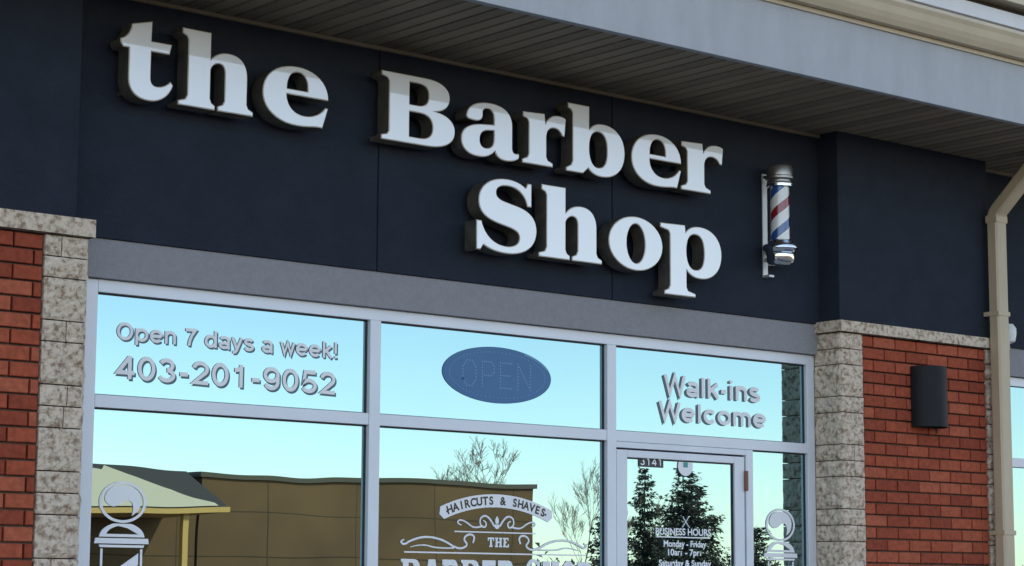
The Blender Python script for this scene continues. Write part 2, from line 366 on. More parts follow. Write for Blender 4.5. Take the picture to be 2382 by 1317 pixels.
def quoin(name,x0,x1,yf,ztop,side,seed0):
    vs=[];fs=[];z=ztop;m=.006;k=0
    yb=-.0
    rows=[.10,.10,.20,.10,.20,.10,.10,.20]
    while z>0:
        h=rows[k%len(rows)]; z0=max(z-h,0)
        splits=[x0,x1]
        if h<.15 and random.random()<.6: splits=[x0,x0+(x1-x0)*random.choice([.38,.55,.62]),x1]
        for a,b in zip(splits[:-1],splits[1:]):
            a2=a+(m/2 if a>x0 else 0); b2=b-(m/2 if b<x1 else 0)
            rough_grid(vs,fs,Vector((a2,yf,z0+m/2)),Vector((b2-a2,0,0)),Vector((0,0,z-z0-m)),Vector((0,-1,0)),.026,seed0+k*3.1+a*7)
        if side=='L': rough_grid(vs,fs,Vector((x0,yb,z0+m/2)),Vector((0,yf-yb,0)),Vector((0,0,z-z0-m)),Vector((-1,0,0)),.024,seed0+k*2.3+50)
        if side=='R': rough_grid(vs,fs,Vector((x1,yf,z0+m/2)),Vector((0,yb-yf,0)),Vector((0,0,z-z0-m)),Vector((1,0,0)),.024,seed0+k*2.3+50)
        z=z0;k+=1
    mesh_obj(name,vs,fs,M_stone,bld)
quoin('stone_quoin_left',-.374,-.152,-.222,3.152,'R',3)
quoin('stone_quoin_right',5.140,5.339,-.222,3.134,'L',11)
quoin('stone_quoin_right_outer',6.58,6.76,-.222,3.134,'R',23)
def cap(name,x0,x1,y0,y1,z0,z1):
    vs=[];fs=[]
    k=0
    rough_grid(vs,fs,Vector((x0,y0,z0)),Vector((x1-x0,0,0)),Vector((0,0,z1-z0)),Vector((0,-1,0)),.006,k+31,.014)
    rough_grid(vs,fs,Vector((x0,y1,z0)),Vector((0,y0-y1,0)),Vector((0,0,z1-z0)),Vector((-1,0,0)),.005,k+61,.014)
    rough_grid(vs,fs,Vector((x1,y0,z0)),Vector((0,y1-y0,0)),Vector((0,0,z1-z0)),Vector((1,0,0)),.005,k+91,.014)
    mesh_obj(name,vs,fs,M_stone,bld)
    box(name+'_core',x0+.003,x1-.003,y0+.003,y1,z0,z1,M_stone,bld)
cap('stone_cap_left',-1.72,-.130,-.255,.0,3.156,3.240)
cap('stone_cap_right',5.108,5.90,-.255,.0,3.138,3.207)
cap('stone_cap_right_b',5.904,6.80,-.254,.0,3.138,3.206)

# ------------------------------------------------------------------ window lettering
K=1+.030/9.34
def gx(x): return -5.152+(x+5.152)*K
def gz(z): return 1.5+(z-1.5)*K
deco=empty('window_lettering')
DY=GY-.003
def arc(cx,cy,rx,ry,a0,a1,n=18):
    return [(cx+rx*math.cos(math.radians(a0+(a1-a0)*i/n)),cy+ry*math.sin(math.radians(a0+(a1-a0)*i/n))) for i in range(n+1)]
SG={
'O':(.84,[arc(.42,.5,.335,.425,0,360,32)]),
'p':(.70,[[(.11,-.22),(.11,.74)],arc(.36,.37,.255,.295,0,360,28)]),
'e':(.68,[[(.08,.37),(.595,.37)],arc(.34,.37,.26,.295,0,318,28)]),
'n':(.64,[[(.11,0),(.11,.74)],arc(.32,.44,.21,.225,180,0)+[(.53,0)]]),
'7':(.60,[[(.04,.925),(.54,.925),(.36,.60),(.26,.30),(.22,0)]]),
'd':(.70,[[(.59,0),(.59,1)],arc(.34,.37,.25,.295,0,360,28)]),
'a':(.62,[arc(.31,.52,.205,.145,165,0)+[(.515,.12),(.54,.06),(.59,.05)],arc(.29,.205,.215,.135,0,360,24)]),
'y':(.58,[[(.04,.74),(.29,.05)],[(.54,.74),(.30,.02),(.22,-.13),(.07,-.15)]]),
's':(.58,[arc(.29,.525,.19,.14,22,262,16)+arc(.29,.215,.21,.145,82,-160,16)]),
'w':(.78,[[(.03,.74),(.21,.03),(.385,.70),(.56,.03),(.74,.74)]]),
'k':(.58,[[(.11,0),(.11,1)],[(.52,.74),(.13,.33)],[(.26,.42),(.54,0)]]),
'!':(.28,[[(.14,1),(.14,.28)],[(.14,.15),(.14,0)]]),
'4':(.60,[[(.43,0),(.43,1)],[(.42,.95),(.06,.27),(.58,.27)]]),
'0':(.60,[arc(.3,.5,.22,.43,0,360,28)]),
'3':(.60,[arc(.28,.72,.19,.21,160,-85,16),arc(.28,.285,.225,.22,85,-160,18)]),
'2':(.60,[arc(.3,.67,.215,.26,170,-35,16)+[(.10,.075),(.56,.075)]]),
'1':(.60,[[(.34,0),(.34,1)],[(.35,.84),(.22,.77),(.12,.76)]]),
'9':(.60,[arc(.3,.66,.22,.27,0,360,26),[(.52,.66),(.52,.40)]+arc(.3,.36,.22,.29,0,-155,16)[1:]]),
'5':(.60,[[(.52,.925),(.16,.925),(.11,.46)]+arc(.29,.31,.225,.245,140,-155,20)]),
'-':(.36,[[(.05,.38),(.31,.38)]]),
'W':(.96,[[(.03,1),(.24,.03),(.48,.96),(.72,.03),(.93,1)]]),
'l':(.25,[[(.125,0),(.125,1)]]),
'i':(.25,[[(.125,0),(.125,.74)],[(.125,.87),(.125,1)]]),
'c':(.62,[arc(.33,.37,.25,.295,42,318,24)]),
'o':(.68,[arc(.34,.37,.26,.295,0,360,28)]),
'm':(.96,[[(.11,0),(.11,.74)],arc(.295,.45,.185,.215,180,0,14)+[(.48,0)],arc(.665,.45,.185,.215,180,0,14)+[(.85,0)]]),
' ':(.30,[])}
def strip(vs,fs,pts,t,x0,z0,sx,sz,y):
    P=[Vector((x0+a*sx,z0+b*sz)) for a,b in pts]; n=len(P); closed=(P[0]-P[-1]).length<1e-5
    base=len(vs)
    for i in range(n):
        if closed: a=P[i-1] if i>0 else P[-2]; b=P[i+1] if i<n-1 else P[1]
        else: a=P[max(i-1,0)]; b=P[min(i+1,n-1)]
        d1=(P[i]-a).normalized() if (P[i]-a).length>1e-9 else (b-P[i]).normalized()
        d2=(b-P[i]).normalized() if (b-P[i]).length>1e-9 else d1
        m=(d1+d2).normalized(); nr=Vector((-m.y,m.x)); c=max(.42,nr.dot(Vector((-d1.y,d1.x))))
        w=t/2/c
        for s in (1,-1): q=P[i]+nr*w*s; vs.append((q.x,y,q.y))
    for i in range(n-1): fs.append((base+2*i,base+2*i+1,base+2*i+3,base+2*i+2))
def sans(body,x0,x1,z,h,t,mat,parent,y,track=.06,name='text'):
    tot=sum(SG[c][0]+track for c in body)-track; s=(x1-x0)/tot; vs=[];fs=[];x=x0;k=0
    for ch in body:
        w,st=SG[ch]
        for pl_ in st:
            strip(vs,fs,pl_,t*h,x,z,s,h,y-.00012*(k%4)); k+=1
        x+=(w+track)*s
    return mesh_obj(name,vs,fs,mat,parent)
c=bpy.data.curves.new('t','FONT'); c.body='H'; c.size=1; ob=bpy.data.objects.new('t',c); col.objects.link(ob)
bpy.context.view_layer.update(); CAP=ob.dimensions.y; bpy.data.objects.remove(ob)
def text(body,x0,x1,z,h,mat,parent,y=DY,bold=.0,name=None):
    c=bpy.data.curves.new('txt','FONT'); c.body=body; c.size=h/CAP; c.offset=bold
    ob=bpy.data.objects.new('tmp',c); col.objects.link(ob)
    dg=bpy.context.evaluated_depsgraph_get(); me=bpy.data.meshes.new_from_object(ob.evaluated_get(dg))
    bpy.data.objects.remove(ob)
    xs=[v.co.x for v in me.vertices]; mn,mxx=min(xs),max(xs)
    s=(x1-x0)/(mxx-mn) if x1 else 1
    for v in me.vertices: v.co.x=(v.co.x-mn)*s
    me.materials.clear(); me.materials.append(mat)
    o=bpy.data.objects.new(name or 'text_'+''.join(ch if ch.isalnum() else '_' for ch in body.lower()),me)
    o.rotation_euler=R90; o.location=(x0,y,z); link(o,parent); return o
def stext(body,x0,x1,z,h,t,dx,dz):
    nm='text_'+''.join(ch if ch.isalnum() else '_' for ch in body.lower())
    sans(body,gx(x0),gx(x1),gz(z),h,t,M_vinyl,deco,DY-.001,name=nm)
    sans(body,gx(x0)+dx,gx(x1)+dx,gz(z)+dz,h,t,M_ghost,deco,DY+.0012,name=nm+'_drop')  # offset grey copy stands in for the letters' ghost image in the glass
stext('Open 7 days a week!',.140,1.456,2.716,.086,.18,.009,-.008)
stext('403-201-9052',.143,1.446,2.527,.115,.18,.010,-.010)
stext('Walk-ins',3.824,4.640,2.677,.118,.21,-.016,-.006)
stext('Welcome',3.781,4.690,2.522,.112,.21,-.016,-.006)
# LED open board
op=empty('open_led_sign')
flat('board',parse(ell(0,0,.392,.157),16),gx(2.542),DY,gz(2.703),M_blue,op,.001)
vs=[];fs=[]
def dot(px,pz,r=.006):
    n=len(vs); vs.extend([(px+r*math.cos(a),DY-.0022,pz+r*math.sin(a)) for a in [i*math.pi/3 for i in range(6)]]); fs.append(tuple(range(n,n+6)))
for i in range(72):
    a=i*2*math.pi/72
    dot(gx(2.542)+.345*math.cos(a),gz(2.703)+.128*math.sin(a),.0035)
def dotline(pts,x0,z0,sx,sz,step=.017):
    for (a,b),(c_,d) in zip(pts[:-1],pts[1:]):
        p=Vector((x0+a*sx,z0+b*sz)); q=Vector((x0+c_*sx,z0+d*sz)); L=(q-p).length; n=max(1,round(L/step))
        for i in range(n): t=i/n; r=p.lerp(q,t); dot(r.x,r.y,.0050)
    r=Vector((x0+pts[-1][0]*sx,z0+pts[-1][1]*sz)); dot(r.x,r.y,.0050)
ox=gx(2.542)-.25; oz=gz(2.703)-.070
dotline([(0,.25),(0,.75),(.3,1),(.7,1),(1,.75),(1,.25),(.7,0),(.3,0),(0,.25)],ox,oz,.092,.14)
dotline([(0,0),(0,1),(.75,1),(1,.85),(1,.6),(.75,.45),(.15,.45)],ox+.138,oz,.085,.14)
dotline([(1,0),(0,0),(0,1),(1,1)],ox+.268,oz,.08,.14); dotline([(.2,.5),(.8,.5)],ox+.268,oz,.08,.14)
dotline([(0,0),(0,1),(1,0),(1,1)],ox+.395,oz,.092,.14)
mesh_obj('led_dots',vs,fs,simple('led_dot_grey',(.15,.29,.46),.4),op)
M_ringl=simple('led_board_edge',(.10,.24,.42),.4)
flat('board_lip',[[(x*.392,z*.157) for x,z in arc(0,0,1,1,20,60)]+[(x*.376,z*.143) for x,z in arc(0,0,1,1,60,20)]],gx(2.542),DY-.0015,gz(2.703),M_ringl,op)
# door signage
box('number_plate',gx(3.606),gx(3.806),DY-.005,DY-.0045,gz(2.240),gz(2.306),simple('plate_dark',(.03,.035,.04),.5),deco)
sans('3141',gx(3.618),gx(3.796),gz(2.250),.047,.17,M_vinyl,deco,DY-.007,track=.14,name='text_3141')
flat('door_sticker',parse(ell(0,0,.062,.058)),gx(3.986),DY-.006,gz(2.257),M_vinyl,deco)
flat('door_sticker_mark',[[(-.018,-.012),(.018,-.012),(.018,.018),(-.018,.018)]],gx(3.986),DY-.008,gz(2.262),simple('sticker_teal',(.05,.30,.28),.5),deco)
M_hv=simple('hours_vinyl',(.85,.85,.84),.5)
text('BUSINESS HOURS',gx(3.740),gx(4.195),gz(1.850),.038,M_hv,deco,DY-.006,.0012)
box('hours_underline',gx(3.745),gx(4.190),DY-.006,DY-.0055,gz(1.833),gz(1.840),M_hv,deco)
text('Monday - Friday',gx(3.805),gx(4.155),gz(1.781),.035,M_hv,deco,DY-.006,.0013)
text('10am - 7pm',gx(3.840),gx(4.120),gz(1.731),.035,M_hv,deco,DY-.006,.0013)
text('Saturday & Sunday',gx(3.765),gx(4.195),gz(1.668),.035,M_hv,deco,DY-.006,.0013)
def stroke(name,pts,x,z,w,mat,parent,y=DY):
    c=bpy.data.curves.new(name,'CURVE'); c.dimensions='3D'; c.bevel_depth=w; c.bevel_resolution=1
    s=c.splines.new('NURBS'); s.points.add(len(pts)-1); s.use_endpoint_u=True; s.order_u=3
    for p,q in zip(s.points,pts): p.co=(q[0],q[1],0,1); p.radius=q[2] if len(q)>2 else 1
    c.materials.append(mat)
    o=bpy.data.objects.new(name,c); o.rotation_euler=R90; o.location=(x,y,z); o.scale=(1,1,.15); link(o,parent); return o
for s in (-1,1):
    stroke('scissor_icon',[(-.03*s,-.03),(0,0),(.025*s,.035)],gx(3.987),gz(1.925),.0028,M_hv,deco,DY-.006)
cxr=gx(2.543)
R_=1.02; half=.385; th=.036
ang=math.asin(half/R_)
zc=gz(2.008)-R_
out=[];inn=[]
for i in range(25):
    a=-ang+2*ang*i/24
    out.append((math.sin(a)*(R_+th),math.cos(a)*(R_+th))); inn.append((math.sin(a)*(R_-th),math.cos(a)*(R_-th)))
endr=[(math.sin(ang)*R_+math.cos(ang)*.02,math.cos(ang)*R_-math.sin(ang)*.02)]
endl=[(-math.sin(ang)*R_-math.cos(ang)*.02,math.cos(ang)*R_-math.sin(ang)*.02)]
flat('ribbon',[out+endr+inn[::-1]+endl],cxr,DY,zc,M_vinyl,deco)
txt='HAIRCUTS & SHAVES'
for i,ch in enumerate(txt):
    a=-ang*.86+2*ang*.86*i/(len(txt)-1)
    if ch==' ': continue
    me_o=text(ch,0,None,0,.042,M_dvinyl,deco,DY-.0015,.0020,name='ribbon_letter')
    xs=[v.co.x for v in me_o.data.vertices]; w=max(xs)
    for v in me_o.data.vertices: v.co.x-=w/2
    me_o.location=(cxr+math.sin(a)*(R_-.020),DY-.0015,zc+math.cos(a)*(R_-.020)); me_o.rotation_euler=(math.pi/2,a,0)
for s in (-1,1):
    flat('ribbon_dot',parse(ell(0,0,.006,.006)),cxr+s*.352,DY-.0015,zc+math.cos(ang*.93)*R_-.002,M_dvinyl,deco)
for s in (-1,1):
    stroke('ornament',[(.02*s,0,1.2),(.06*s,.06,1.2),(.12*s,.05),(.12*s,0),(.08*s,-.01),(.075*s,.025),(.1*s,.03,.6)],cxr,gz(1.868),.0055,M_vinyl,deco)
    stroke('ornament_arm',[(.1*s,-.012,1.2),(.16*s,-.03),(.22*s,.01),(.27*s,.02),(.28*s,-.005),(.25*s,-.01,.6)],cxr,gz(1.880),.0050,M_vinyl,deco)
    stroke('scroll',[(.17*s,.0),(.15*s,.035),(.2*s,.05),(.24*s,.02),(.2*s,-.015),(.27*s,-.04),(.38*s,.015),(.5*s,.03),(.6*s,.005),(.64*s,-.02),(.67*s,0),(.64*s,.01,.6)],cxr,gz(1.775),.0065,M_vinyl,deco)
    stroke('scroll_tail',[(.30*s,-.02),(.42*s,-.025),(.52*s,.0),(.6*s,-.02,.5)],cxr,gz(1.765),.0045,M_vinyl,deco)
flat('ornament_leaf',parse([('M',0,.05),('C',.02,.03,.015,.01,0,0),('C',-.015,.01,-.02,.03,0,.05)]),cxr,DY,gz(1.875),M_vinyl,deco)
flat('ornament_leaf',parse(ell(0,0,.018,.014)),cxr,DY,gz(1.868),M_vinyl,deco)
box('rule',cxr-.30,cxr+.28,DY-.001,DY-.0003,gz(1.831),gz(1.838),M_vinyl,deco)
box('rule',cxr-.64,cxr+.66,DY-.001,DY-.0003,gz(1.715),gz(1.723),M_vinyl,deco)
def slab(word,x0,x1,z,hh,gap):
    ws=[G[ch][0] if ch!=' ' else 200 for ch in word]; tot=sum(ws)+gap*(len(word)-1); s=(x1-x0)/tot; x=x0
    for ch,w in zip(word,ws):
        if ch!=' ': flat('slab_'+ch,glyph_loops(ch,w*s,hh/372),x,DY,z,M_vinyl,deco)
        x+=(w+gap)*s
slab('THE',gx(2.478),gx(2.628),gz(1.755),.052,60)
slab('BARBER SHOP',gx(1.885),gx(3.245),gz(1.49),.193,45)
def pole_decal(cx,zt,s,parent):
    f=lambda n,l: flat(n,[[(x*s,z*s) for x,z in k] for k in l],cx,DY,zt,M_vinyl,parent)
    f('ball',parse(ell(0,-.100,.130,.100),14)+parse(ell(0,-.100,.114,.087),14))
    f('ball_fill',parse([('M',-.10,-.08),('C',-.09,-.03,-.04,-.018,0,-.018),('C',.06,-.018,.10,-.05,.10,-.09),('C',.10,-.13,.08,-.15,.05,-.165),('C',.07,-.12,.05,-.07,.0,-.10),('C',-.03,-.12,-.05,-.13,-.075,-.115),('C',-.09,-.105,-.10,-.10,-.10,-.08)]))
    f('neck',parse([('M',-.05,-.204),('C',-.10,-.22,-.12,-.24,-.125,-.268),('L',.125,-.268),('C',.12,-.24,.10,-.22,.05,-.204),
                    ('M',-.085,-.254),('C',-.08,-.235,-.05,-.22,-.02,-.215),('L',.03,-.225,.09,-.254)]))
    f('collar',[[(-.145,-.274),(.145,-.274),(.150,-.300),(-.150,-.300)]])
    f('collar2',[[(-.125,-.306),(.125,-.306),(.120,-.318),(-.120,-.318)]])
    W=.115; z0=-.325; z1=-1.05
    f('tube_edge',[[(-W,z0),(-W+.012,z0),(-W+.012,z1),(-W,z1)]]); f('tube_edge',[[(W-.012,z0),(W,z0),(W,z1),(W-.012,z1)]])
    for i in range(6):
        z=z0-.02-i*.115
        f('stripe',[[(-W+.022,z-.12),(-W+.022,z-.175),(W-.022,z-.055),(W-.022,z+.0)]])
    f('base',[[(-.15,z1),(.15,z1),(.14,z1-.05),(-.14,z1-.05)]])
pl=empty('barber_pole_decal'); pole_decal(gx(.203),gz(2.030),1.0,pl)
pl2=empty('barber_pole_decal.001'); pole_decal(gx(4.805),gz(2.030),1.0,pl2)

# ------------------------------------------------------------------ barber pole
bp=empty('barber_pole'); PX,PY=4.642,-.185; DZ=.026
def stripes():
    m,nt,b=newmat('barber_stripes'); b.inputs['Roughness'].default_value=.15; b.inputs['Coat Weight'].default_value=.6
    tc=N(nt,'ShaderNodeTexCoord'); sx=N(nt,'ShaderNodeSeparateXYZ'); nt.links.new(tc.outputs['Object'],sx.inputs[0])
    at=N(nt,'ShaderNodeMath',operation='ARCTAN2')
    a=N(nt,'ShaderNodeMath',operation='SUBTRACT'); a.inputs[1].default_value=PX; nt.links.new(sx.outputs['X'],a.inputs[0])
    c=N(nt,'ShaderNodeMath',operation='SUBTRACT'); c.inputs[1].default_value=PY; nt.links.new(sx.outputs['Y'],c.inputs[0])
    nt.links.new(c.outputs[0],at.inputs[0]); nt.links.new(a.outputs[0],at.inputs[1])
    d=N(nt,'ShaderNodeMath',operation='DIVIDE'); d.inputs[1].default_value=2*math.pi; nt.links.new(at.outputs[0],d.inputs[0])
    z=N(nt,'ShaderNodeMath',operation='MULTIPLY'); z.inputs[1].default_value=3.6; nt.links.new(sx.outputs['Z'],z.inputs[0])
    s=N(nt,'ShaderNodeMath',operation='SUBTRACT'); nt.links.new(z.outputs[0],s.inputs[0]); nt.links.new(d.outputs[0],s.inputs[1])
    s2=N(nt,'ShaderNodeMath',operation='ADD'); s2.inputs[1].default_value=.12; nt.links.new(s.outputs[0],s2.inputs[0])
    fr_=N(nt,'ShaderNodeMath',operation='FRACT'); nt.links.new(s2.outputs[0],fr_.inputs[0])
    r=N(nt,'ShaderNodeValToRGB'); r.color_ramp.interpolation='CONSTANT'
    e=r.color_ramp.elements; e[0].position=0; e[0].color=(.72,.72,.70,1); e[1].position=.28; e[1].color=(.24,.014,.018,1)
    q=e.new(.5); q.color=(.72,.72,.70,1); q=e.new(.78); q.color=(.022,.075,.25,1)
    nt.links.new(fr_.outputs[0],r.inputs[0]); nt.links.new(r.outputs[0],b.inputs['Base Color']); return m
def zz(p): return [(r,z+DZ) for r,z in p]
lathe('striped_tube',zz([(.058,3.62),(.058,4.0)]),PX,PY,stripes(),bp)
lathe('top_cap',zz([(.062,3.975),(.078,3.978),(.080,3.992),(.070,4.000),(.070,4.012),(.088,4.020),(.088,4.034),(.080,4.040),(.082,4.085),(.076,4.102),(.060,4.112),(0,4.118)]),PX,PY,M_dchrome,bp)
lathe('top_ring',zz([(.064,3.968),(.083,3.972),(.083,3.986),(.064,3.990)]),PX,PY,M_chrome,bp)
lathe('bottom_collar',zz([(.062,3.640),(.075,3.632),(.080,3.615),(.104,3.608),(.110,3.596),(.110,3.584),(.098,3.574),(.090,3.560),(.092,3.552),(.086,3.545),(.086,3.505),(.078,3.492),(.070,3.484),(.050,3.478),(0,3.476)]),PX,PY,M_chrome,bp)
box('wall_plate',PX-.022,PX+.022,-.058,-.0505,3.445,4.10,M_steel,bp,.002)
box('bracket_arm_top',PX-.014,PX+.014,-.125,-.0585,4.070,4.085,M_dchrome,bp,.002)
box('bracket_arm_bottom',PX-.014,PX+.014,-.145,-.0585,3.545,3.565,M_steel,bp,.002)
box('bracket_foot',PX-.022,PX+.022,-.11,-.0585,3.445,3.46,M_steel,bp,.002)

# ------------------------------------------------------------------ wall lamp
wl=empty('wall_lamp')
lx,lr=5.935,.138
pr=[(lr-.01,2.575),(lr,2.575),(lr,2.965),(lr-.01,2.965),(lr-.01,2.575)]
lathe('half_cylinder_shade',pr,lx,-.235,M_black,wl,28,math.pi,2*math.pi)
lathe('lamp_inner_plate',[(0,2.60),(lr-.012,2.60)],lx,-.236,M_black,wl,28,math.pi,2*math.pi)
lathe('lamp_top_plate',[(0,2.955),(lr-.012,2.955)],lx,-.236,M_black,wl,28,math.pi,2*math.pi)
box('lamp_backplate',lx-lr,lx+lr,-.240,-.228,2.575,2.965,M_black,wl,.002)
lathe('lamp_knob',[(0,2.535),(.006,2.535),(.006,2.60),(0,2.60)],lx+.02,-.30,M_black,wl,10)

# ------------------------------------------------------------------ downspout
ds=empty('downspout')
def spout(path,w,d):
    vs=[];fs=[]
    for i,(y,z) in enumerate(path):
        if i==0: t=Vector((path[1][0]-y,path[1][1]-z))
        elif i==len(path)-1: t=Vector((y-path[i-1][0],z-path[i-1][1]))
        else: t=(Vector((path[i+1][0]-y,path[i+1][1]-z)).normalized()+Vector((y-path[i-1][0],z-path[i-1][1])).normalized())
        t.normalize(); nrm=Vector((-t.y,t.x))
        c=.012
        sec=[(-w/2+c,-d/2),(w/2-c,-d/2),(w/2,-d/2+c),(w/2,d/2-c),(w/2-c,d/2),(-w/2+c,d/2),(-w/2,d/2-c),(-w/2,-d/2+c)]
        for a,b in sec: vs.append((SX+a,y+nrm.x*b,z+nrm.y*b))
    for i in range(len(path)-1):
        for k in range(8): fs.append((i*8+k,i*8+(k+1)%8,(i+1)*8+(k+1)%8,(i+1)*8+k))
    return mesh_obj('pipe',vs,fs,M_spout,ds)
SX=6.625
path=[(-.305,0.1),(-.305,3.3),(-.305,4.00)]
for i in range(1,7):
    a=i/6*math.radians(48); r=.10; path.append((-.305-r*(1-math.cos(a)),4.0+r*math.sin(a)+.0))
y,z=path[-1]; path.append((y-.33,z+.33/math.tan(math.radians(48))))
spout(path,.115,.085)
for zq in (3.35,1.9):
    box('strap',SX-.062,SX+.062,-.352,-.225,zq,zq+.03,M_spout,ds,.002)
box('joint_sleeve',SX-.0605,SX+.0605,-.351,-.259,3.98,4.03,M_spout,ds,.003)
sl=empty('security_camera')
lathe('housing',[(0,3.20),(.045,3.22),(.055,3.27),(.055,3.31),(.035,3.34),(0,3.345)],6.95,-.13,simple('white_plastic',(.7,.7,.68),.4),sl,24)
box('mount',6.92,6.98,-.12,-.051,3.26,3.32,simple('white_plastic2',(.6,.6,.58),.4),sl,.004)

# ------------------------------------------------------------------ ground
M_asph=simple('asphalt',(.075,.073,.070),.9,bump=.5,bscale=30,var=.25,vscale=1.5)
M_conc=simple('sidewalk_concrete',(.42,.39,.35),.9,bump=.3,bscale=30,var=.12,vscale=2)
M_line=simple('road_paint',(.7,.7,.68),.7,var=.1,vscale=8)
mesh_obj('ground',[(-900,-900,-.13),(900,-900,-.13),(900,900,-.13),(-900,900,-.13)],[(0,1,2,3)],M_asph)
box('sidewalk',-20,30,-2.6,.9,-.3,0,M_conc,None,.01)
mk=empty('parking_markings')
for i in range(10): mesh_obj('line_%d'%i,[(-10+i*2.8,-8,-.126),(-9.9+i*2.8,-8,-.126),(-9.9+i*2.8,-2.7,-.126),(-10+i*2.8,-2.7,-.126)],[(0,1,2,3)],M_line,mk)

# ------------------------------------------------------------------ buildings across the lot (seen mirrored in the windows)
ob_=empty('commercial_building')
def panel_mat():
    m,nt,b=newmat('tan_panels'); b.inputs['Roughness'].default_value=.9
    tc=N(nt,'ShaderNodeTexCoord'); sp=N(nt,'ShaderNodeSeparateXYZ'); cb=N(nt,'ShaderNodeCombineXYZ')
    nt.links.new(tc.outputs['Object'],sp.inputs[0]); nt.links.new(sp.outputs['X'],cb.inputs['X']); nt.links.new(sp.outputs['Z'],cb.inputs['Y'])
    br=N(nt,'ShaderNodeTexBrick'); br.inputs['Scale'].default_value=1; br.inputs['Brick Width'].default_value=3.1; br.inputs['Row Height'].default_value=1.25; br.offset=0
    br.inputs['Mortar Size'].default_value=.02; br.inputs['Color1'].default_value=(.20,.092,.032,1); br.inputs['Color2'].default_value=(.185,.085,.029,1); br.inputs['Mortar'].default_value=(.08,.042,.014,1)
    nt.links.new(cb.outputs[0],br.inputs['Vector'])
    n=N(nt,'ShaderNodeTexNoise'); n.inputs['Scale'].default_value=.5; n.inputs['Detail'].default_value=5; nt.links.new(tc.outputs['Object'],n.inputs['Vector'])
    r=N(nt,'ShaderNodeMapRange'); r.inputs['From Min'].default_value=.3; r.inputs['From Max'].default_value=.7; r.inputs['To Min'].default_value=.78; r.inputs['To Max'].default_value=1.12
    nt.links.new(n.outputs['Fac'],r.inputs[0])
    mx=N(nt,'ShaderNodeVectorMath',operation='SCALE'); nt.links.new(br.outputs['Color'],mx.inputs[0]); nt.links.new(r.outputs[0],mx.inputs['Scale'])
    nt.links.new(mx.outputs[0],b.inputs['Base Color']); return m
M_tan=panel_mat()
box('wall_block',28.6,41.25,-60,-45,-.13,4.85,M_tan,ob_)
box('parapet',28.5,41.35,-60,-44.9,4.86,5.02,simple('parapet_metal',(.11,.07,.035),.6),ob_)
box('left_wall',5,28.55,-60,-45.05,-.13,3.9,M_tan,ob_)
M_snow=simple('roof_snow',(.90,.64,.38),.8,bump=.4,bscale=3)
M_gold=simple('golden_fascia',(.75,.38,.09),.6)
mesh_obj('left_roof',[(5,-41.6,3.76),(27.3,-41.6,3.76),(28.2,-45.2,5.02),(5,-45.2,5.02),(5,-60,3.9),(28.2,-60,3.9)],[(0,1,2,3),(3,2,5,4)],simple('dark_roof',(.09,.06,.04),.9),ob_)
sn=[]
for i in range(80):
    t=i/79; x=5+t*22.0; d=3.1 if x<25.4 else max(.15,3.1-(x-25.4)*1.85)
    sn.append((x,-41.65-d+.16*math.sin(i*1.7)*min(1,d)+.12*math.sin(i*.63)+.10*math.sin(i*2.9)))
vs=[(x,-41.62,3.80) for x,y in sn]+[(x,y,3.80+(-41.62-y)*.35+.03) for x,y in sn]
mesh_obj('roof_snow',vs,[(i,i+1,81+i,80+i) for i in range(79)],M_snow,ob_)
box('left_eave',5,27.35,-41.75,-41.55,3.60,3.755,M_gold,ob_)
box('left_eave_soffit',5,27.3,-45,-41.76,3.60,3.64,M_gold,ob_)
box('canopy_post',26.15,26.33,-42,-41.8,-.13,3.60,M_gold,ob_)

# trees
M_twig=simple('twigs',(.34,.22,.15),.9)
def bare_tree(name,x,y,h,seed,wid=1.0):
    rnd=random.Random(seed); vs=[];fs=[]
    def tube(p,q,r0,r1):
        d=(q-p).normalized(); a=d.orthogonal().normalized(); b=d.cross(a); n=len(vs)
        for (c,r) in ((p,r0),(q,r1)):
            for k in range(4):
                t=k*math.pi/2; vs.append(c+a*(r*math.cos(t))+b*(r*math.sin(t)))
        for k in range(4): fs.append((n+k,n+(k+1)%4,n+4+(k+1)%4,n+4+k))
    def grow(p,d,l,r,dep):
        segs=3
        for s in range(segs):
            d=(d+Vector((rnd.uniform(-.22,.22),rnd.uniform(-.22,.22),.06))).normalized(); q=p+d*(l/segs); tube(p,q,max(r*(1-s*.15),.006),max(r*(1-(s+1)*.15),.005))
            if dep>0 and s>0:
                for _ in range(2 if dep>1 else 3):
                    nd=(d+Vector((rnd.uniform(-.9,.9),rnd.uniform(-.9,.9),rnd.uniform(-.2,.5)))).normalized()
                    grow(q,nd,l*rnd.uniform(.5,.72),r*.48,dep-1)
            p=q
    grow(Vector((0,0,0)),Vector((0,0,1)),h*.45,h*.010,5)
    mz=max(v.z for v in vs); s=h/mz
    vs=[(x+v.x*s*wid,y+v.y*s*wid,-.13+v.z*s) for v in vs]
    mesh_obj(name,vs,fs,M_twig)
bare_tree('bare_tree',41.3,-47.5,6.9,3,.9); bare_tree('bare_tree.001',43.8,-46,6.3,5,.6); bare_tree('bare_tree.002',42.6,-49,5.2,8,.7); bare_tree('bare_tree.003',51.8,-50,5.2,9,.7)
def needles():
    m,nt,b=newmat('spruce_needles'); b.inputs['Roughness'].default_value=.8
    at=N(nt,'ShaderNodeAttribute'); at.attribute_name='tone'; r=N(nt,'ShaderNodeValToRGB')
    r.color_ramp.elements[0].color=(.022,.020,.013,1); r.color_ramp.elements[1].color=(.10,.085,.046,1)
    nt.links.new(at.outputs['Fac'],r.inputs[0]); nt.links.new(r.outputs[0],b.inputs['Base Color']); return m
M_need=needles()
